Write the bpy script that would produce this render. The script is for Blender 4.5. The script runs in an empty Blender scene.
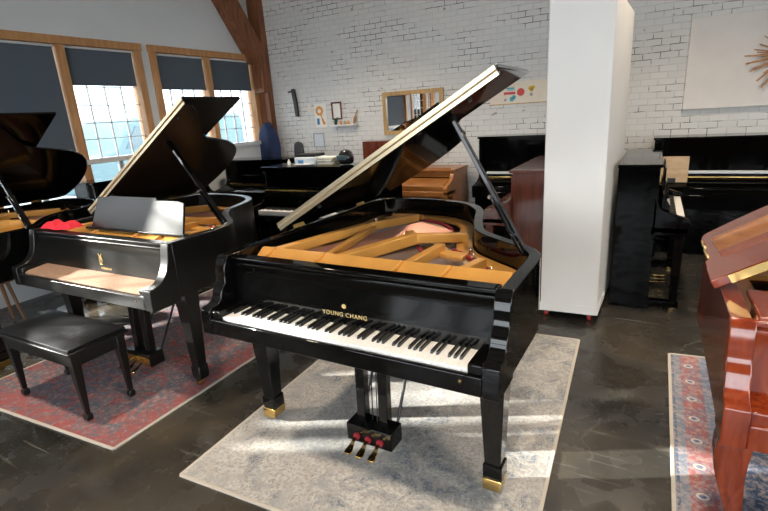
import bpy, bmesh, math, random
from mathutils import Vector, Matrix
random.seed(7)
D = bpy.data
COL = bpy.context.scene.collection
sc = bpy.context.scene
PI = math.pi

# ------------------------------------------------------------------ materials
def mat_new(name):
    m = D.materials.new(name); m.use_nodes = True
    nt = m.node_tree; b = nt.nodes['Principled BSDF']
    return m, nt, b
def simple(name, col, rough=.5, metal=0., coat=0., emis=None, es=0., spec=.5, noise=0., nscale=30., bump=0., bscale=60.):
    m, nt, b = mat_new(name)
    b.inputs['Base Color'].default_value = (*col, 1)
    b.inputs['Roughness'].default_value = rough
    b.inputs['Metallic'].default_value = metal
    b.inputs['Coat Weight'].default_value = coat
    b.inputs['Coat Roughness'].default_value = .04
    b.inputs['Specular IOR Level'].default_value = spec
    if emis:
        b.inputs['Emission Color'].default_value = (*emis, 1); b.inputs['Emission Strength'].default_value = es
    if noise:
        tc = nt.nodes.new('ShaderNodeTexCoord'); n = nt.nodes.new('ShaderNodeTexNoise'); n.inputs['Scale'].default_value = nscale
        n.inputs['Detail'].default_value = 5
        r = nt.nodes.new('ShaderNodeValToRGB')
        r.color_ramp.elements[0].color = (*[c*(1-noise) for c in col], 1); r.color_ramp.elements[1].color = (*[min(1, c*(1+noise)) for c in col], 1)
        r.color_ramp.elements[0].position = .3; r.color_ramp.elements[1].position = .7
        nt.links.new(tc.outputs['Object'], n.inputs['Vector']); nt.links.new(n.outputs['Fac'], r.inputs[0]); nt.links.new(r.outputs[0], b.inputs['Base Color'])
    if bump:
        tc = nt.nodes.new('ShaderNodeTexCoord'); n = nt.nodes.new('ShaderNodeTexNoise'); n.inputs['Scale'].default_value = bscale
        bp = nt.nodes.new('ShaderNodeBump'); bp.inputs['Strength'].default_value = bump; bp.inputs['Distance'].default_value = .01
        nt.links.new(tc.outputs['Object'], n.inputs['Vector']); nt.links.new(n.outputs['Fac'], bp.inputs['Height']); nt.links.new(bp.outputs[0], b.inputs['Normal'])
    return m
def wood(name, c1, c2, rough=.4, coat=0., scale=(6, 6, .6), dist=4., wscale=3.):
    m, nt, b = mat_new(name)
    tc = nt.nodes.new('ShaderNodeTexCoord'); mp = nt.nodes.new('ShaderNodeMapping'); mp.inputs['Scale'].default_value = scale
    n = nt.nodes.new('ShaderNodeTexNoise'); n.inputs['Scale'].default_value = wscale; n.inputs['Detail'].default_value = 8; n.inputs['Distortion'].default_value = dist*.2
    r = nt.nodes.new('ShaderNodeValToRGB'); r.color_ramp.elements[0].color = (*c1, 1); r.color_ramp.elements[1].color = (*c2, 1)
    r.color_ramp.elements[0].position = .32; r.color_ramp.elements[1].position = .68
    L = nt.links.new
    L(tc.outputs['Object'], mp.inputs['Vector']); L(mp.outputs[0], n.inputs['Vector']); L(n.outputs['Fac'], r.inputs[0]); L(r.outputs[0], b.inputs['Base Color'])
    b.inputs['Roughness'].default_value = rough; b.inputs['Coat Weight'].default_value = coat; b.inputs['Coat Roughness'].default_value = .05
    return m

M = {}
M['black'] = simple('black_polyester', (.0022, .0022, .0022), .05, coat=0, spec=.38)
M['black_int'] = simple('black_inside', (.006, .006, .006), .25)
M['satin'] = simple('satin_ebony', (.0035, .0035, .003), .33, spec=.48, bump=.02, bscale=200)
M['satin_lid'] = simple('satin_lid', (.004, .004, .004), .32, spec=.22)
M['black_lid'] = simple('gloss_lid', (.002, .002, .002), .10, spec=.22)
M['black_up'] = simple('black_upright_polish', (.0010, .0010, .0010), .06, coat=0, spec=.10)
M['mahog'] = wood('polished_mahogany', (.12, .015, .004), (.23, .036, .009), .16, coat=.5, scale=(5, 5, .8), wscale=6)
M['mahog_up'] = wood('red_brown_mahogany', (.085, .018, .009), (.15, .033, .014), .25, coat=.4, scale=(5, 5, .7), wscale=5)
M['oak'] = wood('golden_oak', (.24, .085, .018), (.40, .16, .04), .35, coat=.3, scale=(1.0, 6, 6), wscale=5)
M['fir'] = wood('window_fir', (.42, .20, .075), (.56, .29, .12), .5, scale=(4, 4, .7), wscale=5)
M['timber'] = wood('old_timber', (.13, .045, .018), (.30, .115, .045), .55, scale=(5, 5, .5), wscale=4)
M['tan'] = wood('pale_wood', (.52, .36, .20), (.66, .48, .30), .5, scale=(2, 6, 6), wscale=4)
M['felt_tan'] = simple('tan_key_felt', (.28, .17, .11), .9, noise=.15, nscale=60)
M['plate'] = simple('gold_plate', (.66, .33, .075), .36, metal=.25, noise=.08, nscale=8, spec=.6)
M['board'] = wood('soundboard_spruce', (.15, .085, .06), (.21, .125, .085), .35, coat=.3, scale=(8, 1, 1), wscale=7)
M['string'] = simple('steel_string', (.50, .40, .37), .38, metal=.8)
M['copper'] = simple('copper_string', (.55, .27, .20), .4, metal=.7)
M['redfelt'] = simple('red_felt', (.26, .01, .02), .9)
M['brass'] = simple('polished_brass', (.85, .58, .22), .16, metal=1)
M['hinge'] = simple('nickel_brass_hinge', (.66, .55, .37), .33, metal=1)
M['nickel'] = simple('nickel', (.8, .78, .74), .18, metal=1)
M['gold'] = simple('gold_lettering', (.80, .60, .26), .35, metal=.6)
M['ivory'] = simple('white_key', (.86, .85, .82), .22, coat=.3)
M['ebony'] = simple('black_key', (.008, .008, .008), .3)
M['white'] = simple('white_paint', (.80, .78, .74), .55, noise=.02, nscale=3)
M['drywall'] = simple('drywall', (.66, .69, .70), .8, noise=.02, nscale=2)
M['leather'] = simple('black_leather', (.004, .004, .005), .5, spec=.25, bump=.12, bscale=90)
M['blind'] = simple('slate_blind', (.085, .108, .135), .85)
M['alum'] = simple('white_alu', (.72, .73, .73), .4)
M['redcloth'] = simple('red_cloth', (.62, .012, .03), .8, noise=.15, nscale=20)
M['navy'] = simple('navy_cloth', (.012, .025, .075), .85, noise=.3, nscale=15)
M['maroon'] = simple('maroon_cloth', (.16, .02, .025), .85)
M['plastic_blk'] = simple('black_plastic', (.012, .012, .014), .4)
M['helmet'] = simple('helmet_gloss', (.008, .008, .01), .08, coat=1)
M['paper'] = simple('paper', (.80, .78, .72), .8)
M['cream'] = simple('cream_poster', (.78, .70, .58), .7, noise=.04)
M['straw'] = simple('straw_stack', (.50, .44, .30), .8, noise=.2, nscale=30)
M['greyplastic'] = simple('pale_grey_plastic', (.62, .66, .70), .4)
M['blue'] = simple('blue_print', (.05, .22, .45), .6)
M['teal'] = simple('teal_print', (.10, .42, .50), .6)
M['red'] = simple('red_print', (.62, .06, .06), .6)
M['yellow'] = simple('yellow_print', (.80, .52, .05), .6)
M['orange'] = simple('orange_print', (.72, .30, .05), .6)
M['greyprint'] = simple('grey_print', (.35, .38, .42), .6)
M['green'] = simple('leaf_green', (.03, .09, .03), .6)
M['canvas'] = simple('white_canvas', (.72, .68, .64), .75, noise=.03, nscale=6, bump=.1, bscale=200)
M['splinter'] = wood('splinter_wood', (.30, .13, .05), (.55, .30, .15), .6)
M['giltframe'] = wood('gilt_frame', (.38, .22, .08), (.60, .40, .17), .4, coat=.2)
M['darkframe'] = simple('dark_red_frame', (.12, .02, .02), .4)
M['mirror'] = simple('mirror_glass', (.9, .9, .88), .02, metal=1)
M['tealcar'] = simple('teal_van_paint', (.07, .14, .16), .35, coat=0)
M['carglass'] = simple('van_glass', (.06, .10, .12), .1)
M['rubber'] = simple('rubber', (.02, .02, .02), .7)
M['rosewood'] = wood('brown_stool_wood', (.16, .08, .04), (.26, .14, .07), .4)
M['redwheel'] = simple('red_caster', (.45, .03, .02), .4)
M['asphalt'] = simple('asphalt', (.22, .23, .24), .9)
M['facade'] = simple('pale_facade', (.72, .78, .82), .8)
M['ceil'] = simple('ceiling_white', (.72, .71, .68), .8)

# glass
gm, nt, b = mat_new('window_glass')
tr = nt.nodes.new('ShaderNodeBsdfTransparent'); gl = nt.nodes.new('ShaderNodeBsdfGlossy'); gl.inputs['Roughness'].default_value = .02
mx = nt.nodes.new('ShaderNodeMixShader'); fr = nt.nodes.new('ShaderNodeFresnel'); fr.inputs[0].default_value = 1.35
tr.inputs[0].default_value = (.96, .98, .98, 1)
nt.links.new(fr.outputs[0], mx.inputs[0]); nt.links.new(tr.outputs[0], mx.inputs[1]); nt.links.new(gl.outputs[0], mx.inputs[2]); nt.links.new(mx.outputs[0], nt.nodes['Material Output'].inputs[0])
M['glass'] = gm

class N:   # tiny node helper
    def __init__(s, name):
        s.m, s.nt, s.b = mat_new(name); s.tc = s.nt.nodes.new('ShaderNodeTexCoord')
    def L(s, a, b): s.nt.links.new(a, b)
    def val(s, inp, v):
        if isinstance(v, bpy.types.NodeSocket): s.L(v, inp)
        else: inp.default_value = v
    def math(s, op, a, b=0., c=0.):
        n = s.nt.nodes.new('ShaderNodeMath'); n.operation = op
        s.val(n.inputs[0], a); s.val(n.inputs[1], b); s.val(n.inputs[2], c); return n.outputs[0]
    def noise(s, scale, detail=5, rough=.5, vec=None, dist=0.):
        n = s.nt.nodes.new('ShaderNodeTexNoise'); n.inputs['Scale'].default_value = scale; n.inputs['Detail'].default_value = detail
        n.inputs['Roughness'].default_value = rough; n.inputs['Distortion'].default_value = dist
        s.L(vec or s.tc.outputs['Object'], n.inputs['Vector']); return n.outputs['Fac']
    def map(s, scale=(1, 1, 1), loc=(0, 0, 0), rot=(0, 0, 0)):
        n = s.nt.nodes.new('ShaderNodeMapping'); n.inputs['Scale'].default_value = scale; n.inputs['Location'].default_value = loc; n.inputs['Rotation'].default_value = rot
        s.L(s.tc.outputs['Object'], n.inputs['Vector']); return n.outputs[0]
    def ramp(s, fac, stops, interp='LINEAR'):
        r = s.nt.nodes.new('ShaderNodeValToRGB'); r.color_ramp.interpolation = interp
        e = r.color_ramp.elements
        while len(e) < len(stops): e.new(.5)
        for i, (p, c) in enumerate(stops):
            e[i].position = p; e[i].color = (*c, 1) if not isinstance(c, (int, float)) else (c, c, c, 1)
        s.L(fac, r.inputs[0]); return r.outputs[0]
    def mix(s, f, a, b, mode='MIX'):
        n = s.nt.nodes.new('ShaderNodeMix'); n.data_type = 'RGBA'; n.blend_type = mode
        s.val(n.inputs[0], f)
        for i, v in ((6, a), (7, b)):
            if isinstance(v, bpy.types.NodeSocket): s.L(v, n.inputs[i])
            else: n.inputs[i].default_value = (*v, 1)
        return n.outputs[2]
    def xyz(s, vec=None):
        n = s.nt.nodes.new('ShaderNodeSeparateXYZ'); s.L(vec or s.tc.outputs['Object'], n.inputs[0]); return n.outputs
    def bump(s, h, st, d=.01):
        n = s.nt.nodes.new('ShaderNodeBump'); n.inputs['Strength'].default_value = st; n.inputs['Distance'].default_value = d
        s.L(h, n.inputs['Height']); s.L(n.outputs[0], s.b.inputs['Normal'])

# floor: polished dark concrete
def mk_floor():
    n = N('polished_concrete')
    a = n.noise(.9, 5, .5, dist=.3); c = n.ramp(a, [(.36, (.016, .016, .015)), (.5, (.034, .031, .026)), (.64, (.085, .068, .046))])
    f2 = n.noise(14, 8, .7); c = n.mix(n.ramp(f2, [(.46, 0.), (.66, .25)]), c, (.060, .056, .048))
    v = n.nt.nodes.new('ShaderNodeTexVoronoi'); v.feature = 'DISTANCE_TO_EDGE'; v.inputs['Scale'].default_value = .9
    w = n.nt.nodes.new('ShaderNodeTexNoise'); w.inputs['Scale'].default_value = 3; w.inputs['Detail'].default_value = 6
    n.L(n.tc.outputs['Object'], w.inputs['Vector'])
    add = n.nt.nodes.new('ShaderNodeVectorMath'); add.operation = 'MULTIPLY_ADD'; add.inputs[1].default_value = (.35, .35, .35)
    n.L(w.outputs['Color'], add.inputs[0]); n.L(n.tc.outputs['Object'], add.inputs[2]); n.L(add.outputs[0], v.inputs['Vector'])
    cr = n.ramp(v.outputs['Distance'], [(0., 1.), (.006, .0)])
    crm = n.math('MULTIPLY', cr, n.ramp(n.noise(.8, 2), [(.52, 0.), (.6, .8)]))
    c = n.mix(crm, c, (.13, .12, .10))
    sp = n.ramp(n.noise(45, 3, .5), [(.66, 0.), (.70, .5)])
    c = n.mix(sp, c, (.13, .125, .11))
    for k_, rt in enumerate((.5, 2.1, 1.2)):
        st = n.noise(1.0, 4, .6, vec=n.map((1.1, 26, 1), (k_*3.1, k_*1.7, 0), (0, 0, rt)), dist=.4)
        c = n.mix(n.math('MULTIPLY', n.ramp(st, [(.635, 0.), (.66, .55)]), n.ramp(n.noise(1.6, 2, .5, vec=n.map((1, 1, 1), (k_*5., 2, 0))), [(.50, 0.), (.56, 1.)])), c, (.14, .13, .11))
    n.L(c, n.b.inputs['Base Color'])
    n.L(n.ramp(n.noise(5, 6), [(.38, .12), (.62, .36)]), n.b.inputs['Roughness'])
    n.b.inputs['Specular IOR Level'].default_value = .45
    n.bump(n.noise(9, 8), .05)
    return n.m
M['floor'] = mk_floor()

def mk_brick():
    n = N('white_painted_brick')
    x, y, z = n.xyz()
    cb = n.nt.nodes.new('ShaderNodeCombineXYZ')
    wob = n.math('MULTIPLY', n.math('SUBTRACT', n.noise(7, 4), .5), .018)
    n.L(n.math('ADD', n.math('ADD', x, y), wob), cb.inputs[0]); n.L(n.math('ADD', z, n.math('MULTIPLY', wob, .8)), cb.inputs[1])
    def brick(ms):
        br = n.nt.nodes.new('ShaderNodeTexBrick')
        br.inputs['Scale'].default_value = 1; br.inputs['Brick Width'].default_value = .165; br.inputs['Row Height'].default_value = .066
        br.inputs['Mortar Size'].default_value = ms; br.inputs['Mortar Smooth'].default_value = .3
        br.inputs['Color1'].default_value = (.65, .64, .61, 1); br.inputs['Color2'].default_value = (.69, .68, .65, 1); br.inputs['Mortar'].default_value = (.57, .565, .54, 1)
        n.L(cb.outputs[0], br.inputs['Vector']); return br
    b1 = brick(.005); b2 = brick(.0042)
    msk = n.ramp(n.noise(1.3, 3, .6, vec=n.map((1, 1, 2.6), (2.3, 0, 1.2))), [(.47, 0.), (.56, .9)])
    m2 = n.ramp(n.noise(9, 3, .6), [(.40, 0.), (.52, 1.)])
    dark = n.math('MULTIPLY', n.math('MULTIPLY', msk, m2), b2.outputs['Fac'])
    c = n.mix(dark, b1.outputs['Color'], (.05, .045, .04))
    spot = n.ramp(n.noise(6, 2, .5, vec=n.map((1, 1, 1.5), (9, 3, 5))), [(.74, 0.), (.76, .9)])
    c = n.mix(spot, c, (.33, .27, .20))
    n.L(c, n.b.inputs['Base Color']); n.b.inputs['Roughness'].default_value = .55
    h = n.math('SUBTRACT', n.math('MULTIPLY', n.noise(25, 4), .35), b1.outputs['Fac'])
    n.bump(h, .32, .007)
    return n.m
M['brick'] = mk_brick()

def mk_rug(kind):
    n = N('rug_' + kind)
    x, y, z = n.xyz()
    fine = n.noise(70, 4, .7); med = n.noise(9, 8, .75, dist=.8); big = n.noise(2.0, 4, .6, dist=1.0)
    if kind == 'cream':
        c = n.ramp(fine, [(.38, (.30, .28, .255)), (.5, (.45, .425, .39)), (.62, (.54, .52, .485))])
        blue = n.math('MULTIPLY', n.ramp(med, [(.47, 0.), (.54, 1.)]), n.ramp(big, [(.44, .15), (.56, 1.)]))
        c = n.mix(n.math('MULTIPLY', blue, n.ramp(fine, [(.46, 0.), (.53, .9)])), c, (.12, .15, .19))
        tan = n.math('MULTIPLY', n.ramp(n.noise(5, 6, .7, vec=n.map((1, 1, 1), (5, 2, 0))), [(.55, 0.), (.66, .35)]), n.ramp(fine, [(.4, 0.), (.6, 1.)]))
        c = n.mix(tan, c, (.42, .29, .18))
        c = n.mix(n.ramp(n.noise(3, 5, .6, vec=n.map((1, 1, 1), (1, 7, 0))), [(.4, 0.), (.7, .25)]), c, (.38, .37, .36))
    elif kind == 'pink':
        c = n.ramp(med, [(.38, (.30, .06, .055)), (.45, (.36, .13, .12)), (.49, (.17, .15, .17)), (.53, (.10, .12, .15)), (.57, (.20, .17, .18)), (.62, (.34, .09, .08))])
        c = n.mix(n.ramp(n.noise(34, 5, .75), [(.50, 0.), (.60, .65)]), c, (.40, .29, .25))
        c = n.mix(n.ramp(n.noise(22, 5, .75, vec=n.map((1, 1, 1), (4, 4, 0))), [(.52, 0.), (.60, .7)]), c, (.11, .12, .15))
        # red border following the edge
        dx = n.math('SUBTRACT', 1., n.math('ABSOLUTE', n.math('DIVIDE', n.math('ADD', x, 3.2), .86)))
        dy = n.math('SUBTRACT', y, 1.1)
        d = n.math('MINIMUM', n.math('MULTIPLY', dx, .86), dy)
        bd = n.ramp(n.math('ADD', d, n.math('MULTIPLY', n.math('SUBTRACT', med, .5), .10)), [(.0, .75), (.12, .7), (.20, 0.)])
        c = n.mix(n.math('MULTIPLY', bd, n.ramp(n.noise(16, 6, .75), [(.42, .15), (.52, 1.)])), c, (.33, .085, .080))
    else:
        # banded border: local x runs away from the left edge
        v = n.nt.nodes.new('ShaderNodeTexVoronoi'); v.inputs['Scale'].default_value = 26; n.L(n.tc.outputs['Object'], v.inputs['Vector'])
        small = n.ramp(v.outputs['Distance'], [(.18, 1.), (.30, 0.)])
        band = n.ramp(x, [(0., (.25, .26, .28)), (.012, (.08, .11, .17)), (.024, (.22, .24, .27)), (.062, (.36, .12, .11)), (.15, (.30, .13, .13)), (.162, (.17, .22, .30)), (.205, (.32, .13, .13)), (.23, (.045, .075, .13))], 'CONSTANT')
        c = n.mix(n.math('MULTIPLY', small, .55), band, (.45, .38, .33))
        c = n.mix(n.ramp(med, [(.46, 0.), (.54, .6)]), c, (.14, .16, .22))
        # medallions along the red band
        my = n.math('SUBTRACT', n.math('FRACT', n.math('MULTIPLY', y, 5.2)), .5)
        rr = n.math('SQRT', n.math('ADD', n.math('POWER', n.math('DIVIDE', my, 5.2), 2.), n.math('POWER', n.math('MULTIPLY', n.math('SUBTRACT', x, .106), .85), 2.)))
        c = n.mix(n.ramp(rr, [(0., 1.), (.012, 1.), (.013, 0.)], 'CONSTANT'), c, (.10, .16, .28))
        c = n.mix(n.math('MULTIPLY', n.math('GREATER_THAN', rr, .012), n.math('LESS_THAN', rr, .021)), c, (.60, .52, .46))
        c = n.mix(n.math('MULTIPLY', n.math('GREATER_THAN', rr, .027), n.math('LESS_THAN', rr, .034)), c, (.20, .20, .27))
        c = n.mix(n.ramp(n.noise(40, 4, .7), [(.47, 0.), (.58, .55)]), c, (.44, .35, .32))
    n.L(c, n.b.inputs['Base Color']); n.b.inputs['Roughness'].default_value = .95; n.b.inputs['Specular IOR Level'].default_value = .15
    n.bump(n.noise(180, 3), .35, .004)
    return n.m
for k in ('cream', 'pink', 'red'): M['rug_' + k] = mk_rug(k)
M['rug_edge'] = simple('rug_binding', (.50, .45, .38), .9)

# ------------------------------------------------------------------ mesh builder
class MB:
    def __init__(s): s.v = []; s.f = []
    def add(s, vs, fs):
        o = len(s.v); s.v += [tuple(v) for v in vs]; s.f += [tuple(i+o for i in f) for f in fs]; return s
    def box(s, x0, x1, y0, y1, z0, z1, mtx=None):
        vs = [Vector((x, y, z)) for z in (z0, z1) for x, y in ((x0, y0), (x1, y0), (x1, y1), (x0, y1))]
        if mtx: vs = [mtx @ v for v in vs]
        return s.add(vs, [(0, 3, 2, 1), (4, 5, 6, 7), (0, 1, 5, 4), (1, 2, 6, 5), (2, 3, 7, 6), (3, 0, 4, 7)])
    def prism(s, poly, a, b, axis='z', mtx=None):
        """poly: 2D points; axis z: (x,y) -> extrude z a..b ; x: (y,z) ; y: (x,z)"""
        n = len(poly)
        def P(p, t):
            return Vector((p[0], p[1], t)) if axis == 'z' else Vector((t, p[0], p[1])) if axis == 'x' else Vector((p[0], t, p[1]))
        vs = [P(p, a) for p in poly] + [P(p, b) for p in poly]
        if mtx: vs = [mtx @ v for v in vs]
        fs = [tuple(range(n))[::-1], tuple(range(n, 2*n))] + [(i, (i+1) % n, n+(i+1) % n, n+i) for i in range(n)]
        return s.add(vs, fs)
    def band(s, outer, inner, z0, z1):
        """open wall between two equal-length plan paths"""
        n = len(outer); vs = []
        for p in outer: vs += [(p[0], p[1], z0), (p[0], p[1], z1)]
        for p in inner: vs += [(p[0], p[1], z0), (p[0], p[1], z1)]
        fs = []
        for i in range(n-1):
            a = 2*i; b = 2*n + 2*i
            fs += [(a, a+2, a+3, a+1), (b, b+1, b+3, b+2), (a+1, a+3, b+3, b+1), (a, b, b+2, a+2)]
        fs += [(0, 1, 2*n+1, 2*n), (2*n-2, 4*n-2, 4*n-1, 2*n-1)]
        return s.add(vs, fs)
    def beam(s, p, q, w, h, up=(0, 0, 1), w2=None, h2=None):
        """rectangular bar from p to q, w across, h along up"""
        p = Vector(p); q = Vector(q); d = (q-p).normalized(); u = Vector(up); sd = d.cross(u).normalized(); u = sd.cross(d).normalized()
        w2 = w if w2 is None else w2; h2 = h if h2 is None else h2
        vs = []
        for c, ww, hh in ((p, w, h), (q, w2, h2)):
            vs += [c - sd*ww/2 - u*hh/2, c + sd*ww/2 - u*hh/2, c + sd*ww/2 + u*hh/2, c - sd*ww/2 + u*hh/2]
        return s.add(vs, [(0, 3, 2, 1), (4, 5, 6, 7), (0, 1, 5, 4), (1, 2, 6, 5), (2, 3, 7, 6), (3, 0, 4, 7)])
    def lathe(s, prof, c=(0, 0, 0), n=20, mtx=None):
        vs = []; fs = []
        for r, z in prof:
            for i in range(n):
                a = 2*PI*i/n; v = Vector((r*math.cos(a), r*math.sin(a), z))
                if mtx: v = mtx @ v
                vs.append(v + Vector(c))
        m = len(prof)
        for j in range(m-1):
            for i in range(n):
                k = (i+1) % n; fs.append((j*n+i, j*n+k, (j+1)*n+k, (j+1)*n+i))
        fs.append(tuple(range(n))[::-1]); fs.append(tuple(range((m-1)*n, m*n)))
        return s.add(vs, fs)
    def rod(s, p, q, r, n=8, r2=None):
        p = Vector(p); q = Vector(q); d = q-p; m = d.to_track_quat('Z', 'Y').to_matrix()
        return s.lathe([(r, 0), (r if r2 is None else r2, d.length)], p, n, m)
    def sweep(s, secs):
        """loft rectangular sections: list of (cx,cy,z,wx,wy)"""
        vs = []
        for cx, cy, z, wx, wy in secs: vs += [(cx-wx/2, cy-wy/2, z), (cx+wx/2, cy-wy/2, z), (cx+wx/2, cy+wy/2, z), (cx-wx/2, cy+wy/2, z)]
        fs = [(0, 3, 2, 1)]; n = len(secs)
        for j in range(n-1):
            for i in range(4): k = (i+1) % 4; fs.append((4*j+i, 4*j+k, 4*j+4+k, 4*j+4+i))
        fs.append(tuple(4*(n-1)+i for i in range(4)))
        return s.add(vs, fs)
    def build(s, name, mat, parent=None, bevel=0., smooth=35, sub=0, loc=None, rot=None):
        me = D.meshes.new(name); me.from_pydata([tuple(v) for v in s.v], [], s.f); me.update()
        bm = bmesh.new(); bm.from_mesh(me); bmesh.ops.recalc_face_normals(bm, faces=bm.faces); bm.to_mesh(me); bm.free()
        me.materials.append(M[mat] if isinstance(mat, str) else mat)
        o = D.objects.new(name, me); COL.objects.link(o)
        if smooth:
            for p in me.polygons: p.use_smooth = True
            me.set_sharp_from_angle(angle=math.radians(smooth))
        if bevel:
            md = o.modifiers.new('bevel', 'BEVEL'); md.width = bevel; md.segments = 2; md.limit_method = 'ANGLE'; md.angle_limit = math.radians(40); md.harden_normals = False
        if sub:
            md = o.modifiers.new('sub', 'SUBSURF'); md.levels = sub; md.render_levels = sub
        if parent: o.parent = parent
        if loc: o.location = loc
        if rot: o.rotation_euler = rot
        return o
def box(name, mat, x0, x1, y0, y1, z0, z1, parent=None, bevel=0., mtx=None):
    return MB().box(x0, x1, y0, y1, z0, z1, mtx).build(name, mat, parent, bevel)
def tag(o, label, cat, group=None):
    o['label'] = label; o['category'] = cat
    if group: o['group'] = group
    return o
def thing(name, label, cat, loc=(0, 0, 0), rz=0., group=None):
    o = D.objects.new(name, None); COL.objects.link(o); o.location = loc; o.rotation_euler = (0, 0, rz); o.empty_display_size = .1
    return tag(o, label, cat, group)
def struct(o): o['kind'] = 'structure'; return o
def catmull(pts, n=8):
    out = []
    P_ = [pts[0]] + list(pts) + [pts[-1]]
    for i in range(1, len(P_)-2):
        p0, p1, p2, p3 = P_[i-1:i+3]
        for k in range(n):
            t = k/n; t2 = t*t; t3 = t2*t
            out.append(tuple(.5*((2*p1[j]) + (-p0[j]+p2[j])*t + (2*p0[j]-5*p1[j]+4*p2[j]-p3[j])*t2 + (-p0[j]+3*p1[j]-3*p2[j]+p3[j])*t3) for j in range(len(p1))))
    out.append(tuple(pts[-1])); return out
def offset(path, d):
    out = []
    for i, p in enumerate(path):
        a = Vector(path[max(0, i-1)]); b = Vector(path[min(len(path)-1, i+1)]); t = (b-a).normalized(); nrm = Vector((-t.y, t.x))
        out.append((p[0]+nrm.x*d, p[1]+nrm.y*d))
    return out
def text(name, s, size, mat, parent, mtx, extrude=.0006, align='CENTER'):
    c = D.curves.new(name, 'FONT'); c.body = s; c.size = size; c.extrude = extrude; c.align_x = align; c.align_y = 'CENTER'; c.space_character = 1.15
    o = D.objects.new(name, c); COL.objects.link(o)
    bpy.context.view_layer.update()
    me = D.meshes.new_from_object(o.evaluated_get(bpy.context.evaluated_depsgraph_get()))
    D.objects.remove(o); D.curves.remove(c)
    me.materials.clear(); me.materials.append(M[mat]); me.name = name
    me.transform(mtx)
    r = D.objects.new(name, me); COL.objects.link(r); r.parent = parent; return r

# ------------------------------------------------------------------ room
XW, YB, ZC = -5.5, 6.2, 4.3          # window wall, back wall, ceiling
XR, YF = 5.5, -4.5
struct(box('floor', 'floor', XW-.3, XR+.3, YF-.3, YB+.3, -.12, 0))
struct(box('ceiling', 'ceil', XW-.3, XR+.3, YF-.3, YB+.3, ZC, ZC+.15))
struct(box('wall_back', 'brick', XW-.3, XR+.3, YB, YB+.3, 0, ZC))
# window wall, built of boxes round the openings
wins = [  # y0, y1, z0, z1 (outer frame), list of mullion centres, blind drops, lower panes
    dict(y0=-.86, y1=.70, mull=[-.27], blind=[2.25, 2.25], low=False),
    dict(y0=.95, y1=2.12, mull=[], blind=[1.34], low=True),
    dict(y0=2.22, y1=4.135, mull=[3.195], blind=[1.33, 2.121], low=True),
    dict(y0=4.252, y1=6.09, mull=[5.15], blind=[2.09, 2.09], low=False),
]
ZT, ZS = 2.583, 1.265
mb = MB(); ys = YF-.3
for w in wins:
    mb.box(XW-.25, XW, ys, w['y0'], 0, ZC)
    mb.box(XW-.25, XW, w['y0'], w['y1'], ZT, ZC)
    mb.box(XW-.25, XW, w['y0'], w['y1'], 0, .30 if w['low'] else ZS)
    ys = w['y1']
mb.box(XW-.25, XW, ys, YB, 0, ZC)
struct(mb.build('wall_left', 'drywall', smooth=0))
for i, w in enumerate(wins):
    y0, y1 = w['y0'], w['y1']; fx0, fx1 = XW-.12, XW+.03
    root = MB(); fw = .09
    zb = .30 if w['low'] else ZS
    root.box(fx0, fx1, y0, y0+fw, zb, ZT-.083); root.box(fx0, fx1, y1-fw, y1, zb, ZT-.083)
    root.box(fx0, fx1+.012, y0-.01, y1+.01, ZT-.083, ZT)
    fr_ = struct(root.build('window_%d' % (i+1), 'fir', bevel=.004))
    for m_ in w['mull']: box('mullion', 'fir', fx0, fx1-.004, m_-.045, m_+.045, zb, ZT-.083, fr_, .004)
    sl = MB().box(fx0-.02, XW+.045, y0+fw, y1-fw, ZS, ZS+.055)
    if w['low']: sl.box(fx0, XW+.0, y0+fw, y1-fw, .30, .345)
    sl.build('sill', 'alum', fr_, .004)
    edges = [y0+fw] + [q for m_ in w['mull'] for q in (m_-.045, m_+.045)] + [y1-fw]
    for k in range(0, len(edges), 2):
        a, b_ = edges[k], edges[k+1]
        gx = XW-.07
        box('pane', 'glass', gx, gx+.006, a, b_, ZS+.055, ZT-.083, fr_)
        mt = MB()
        for q in (1, 2, 3): yy = a+(b_-a)*q/4; mt.box(gx-.012, gx+.014, yy-.005, yy+.005, ZS+.055, ZT-.083)
        for zz in (1.53, 1.705, 1.895, 2.09, 2.28): mt.box(gx-.012, gx+.014, a, b_, zz-.005, zz+.005)
        mt.build('muntin_grid', 'alum', fr_)
        if w['low']:
            box('pane', 'glass', gx, gx+.006, a, b_, .345, ZS, fr_)
            lm = MB(); yy = (a+b_)/2+.01; lm.box(gx-.02, gx+.02, yy-.025, yy+.025, .345, ZS)
            lm.build('lower_muntin', 'alum', fr_)
        bz = w['blind'][k//2]
        box('blind_cassette', 'alum', XW-.045, XW-.005, a+.004, b_-.004, 2.476, ZT-.085, fr_, .004)
        bl = box('roller_blind', 'blind', XW-.030, XW-.026, a+.008, b_-.008, bz, 2.478, fr_)
        MB().box(XW-.034, XW-.022, a+.008, b_-.008, bz-.018, bz+.002).build('bottom_bar', 'blind', bl)
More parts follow.
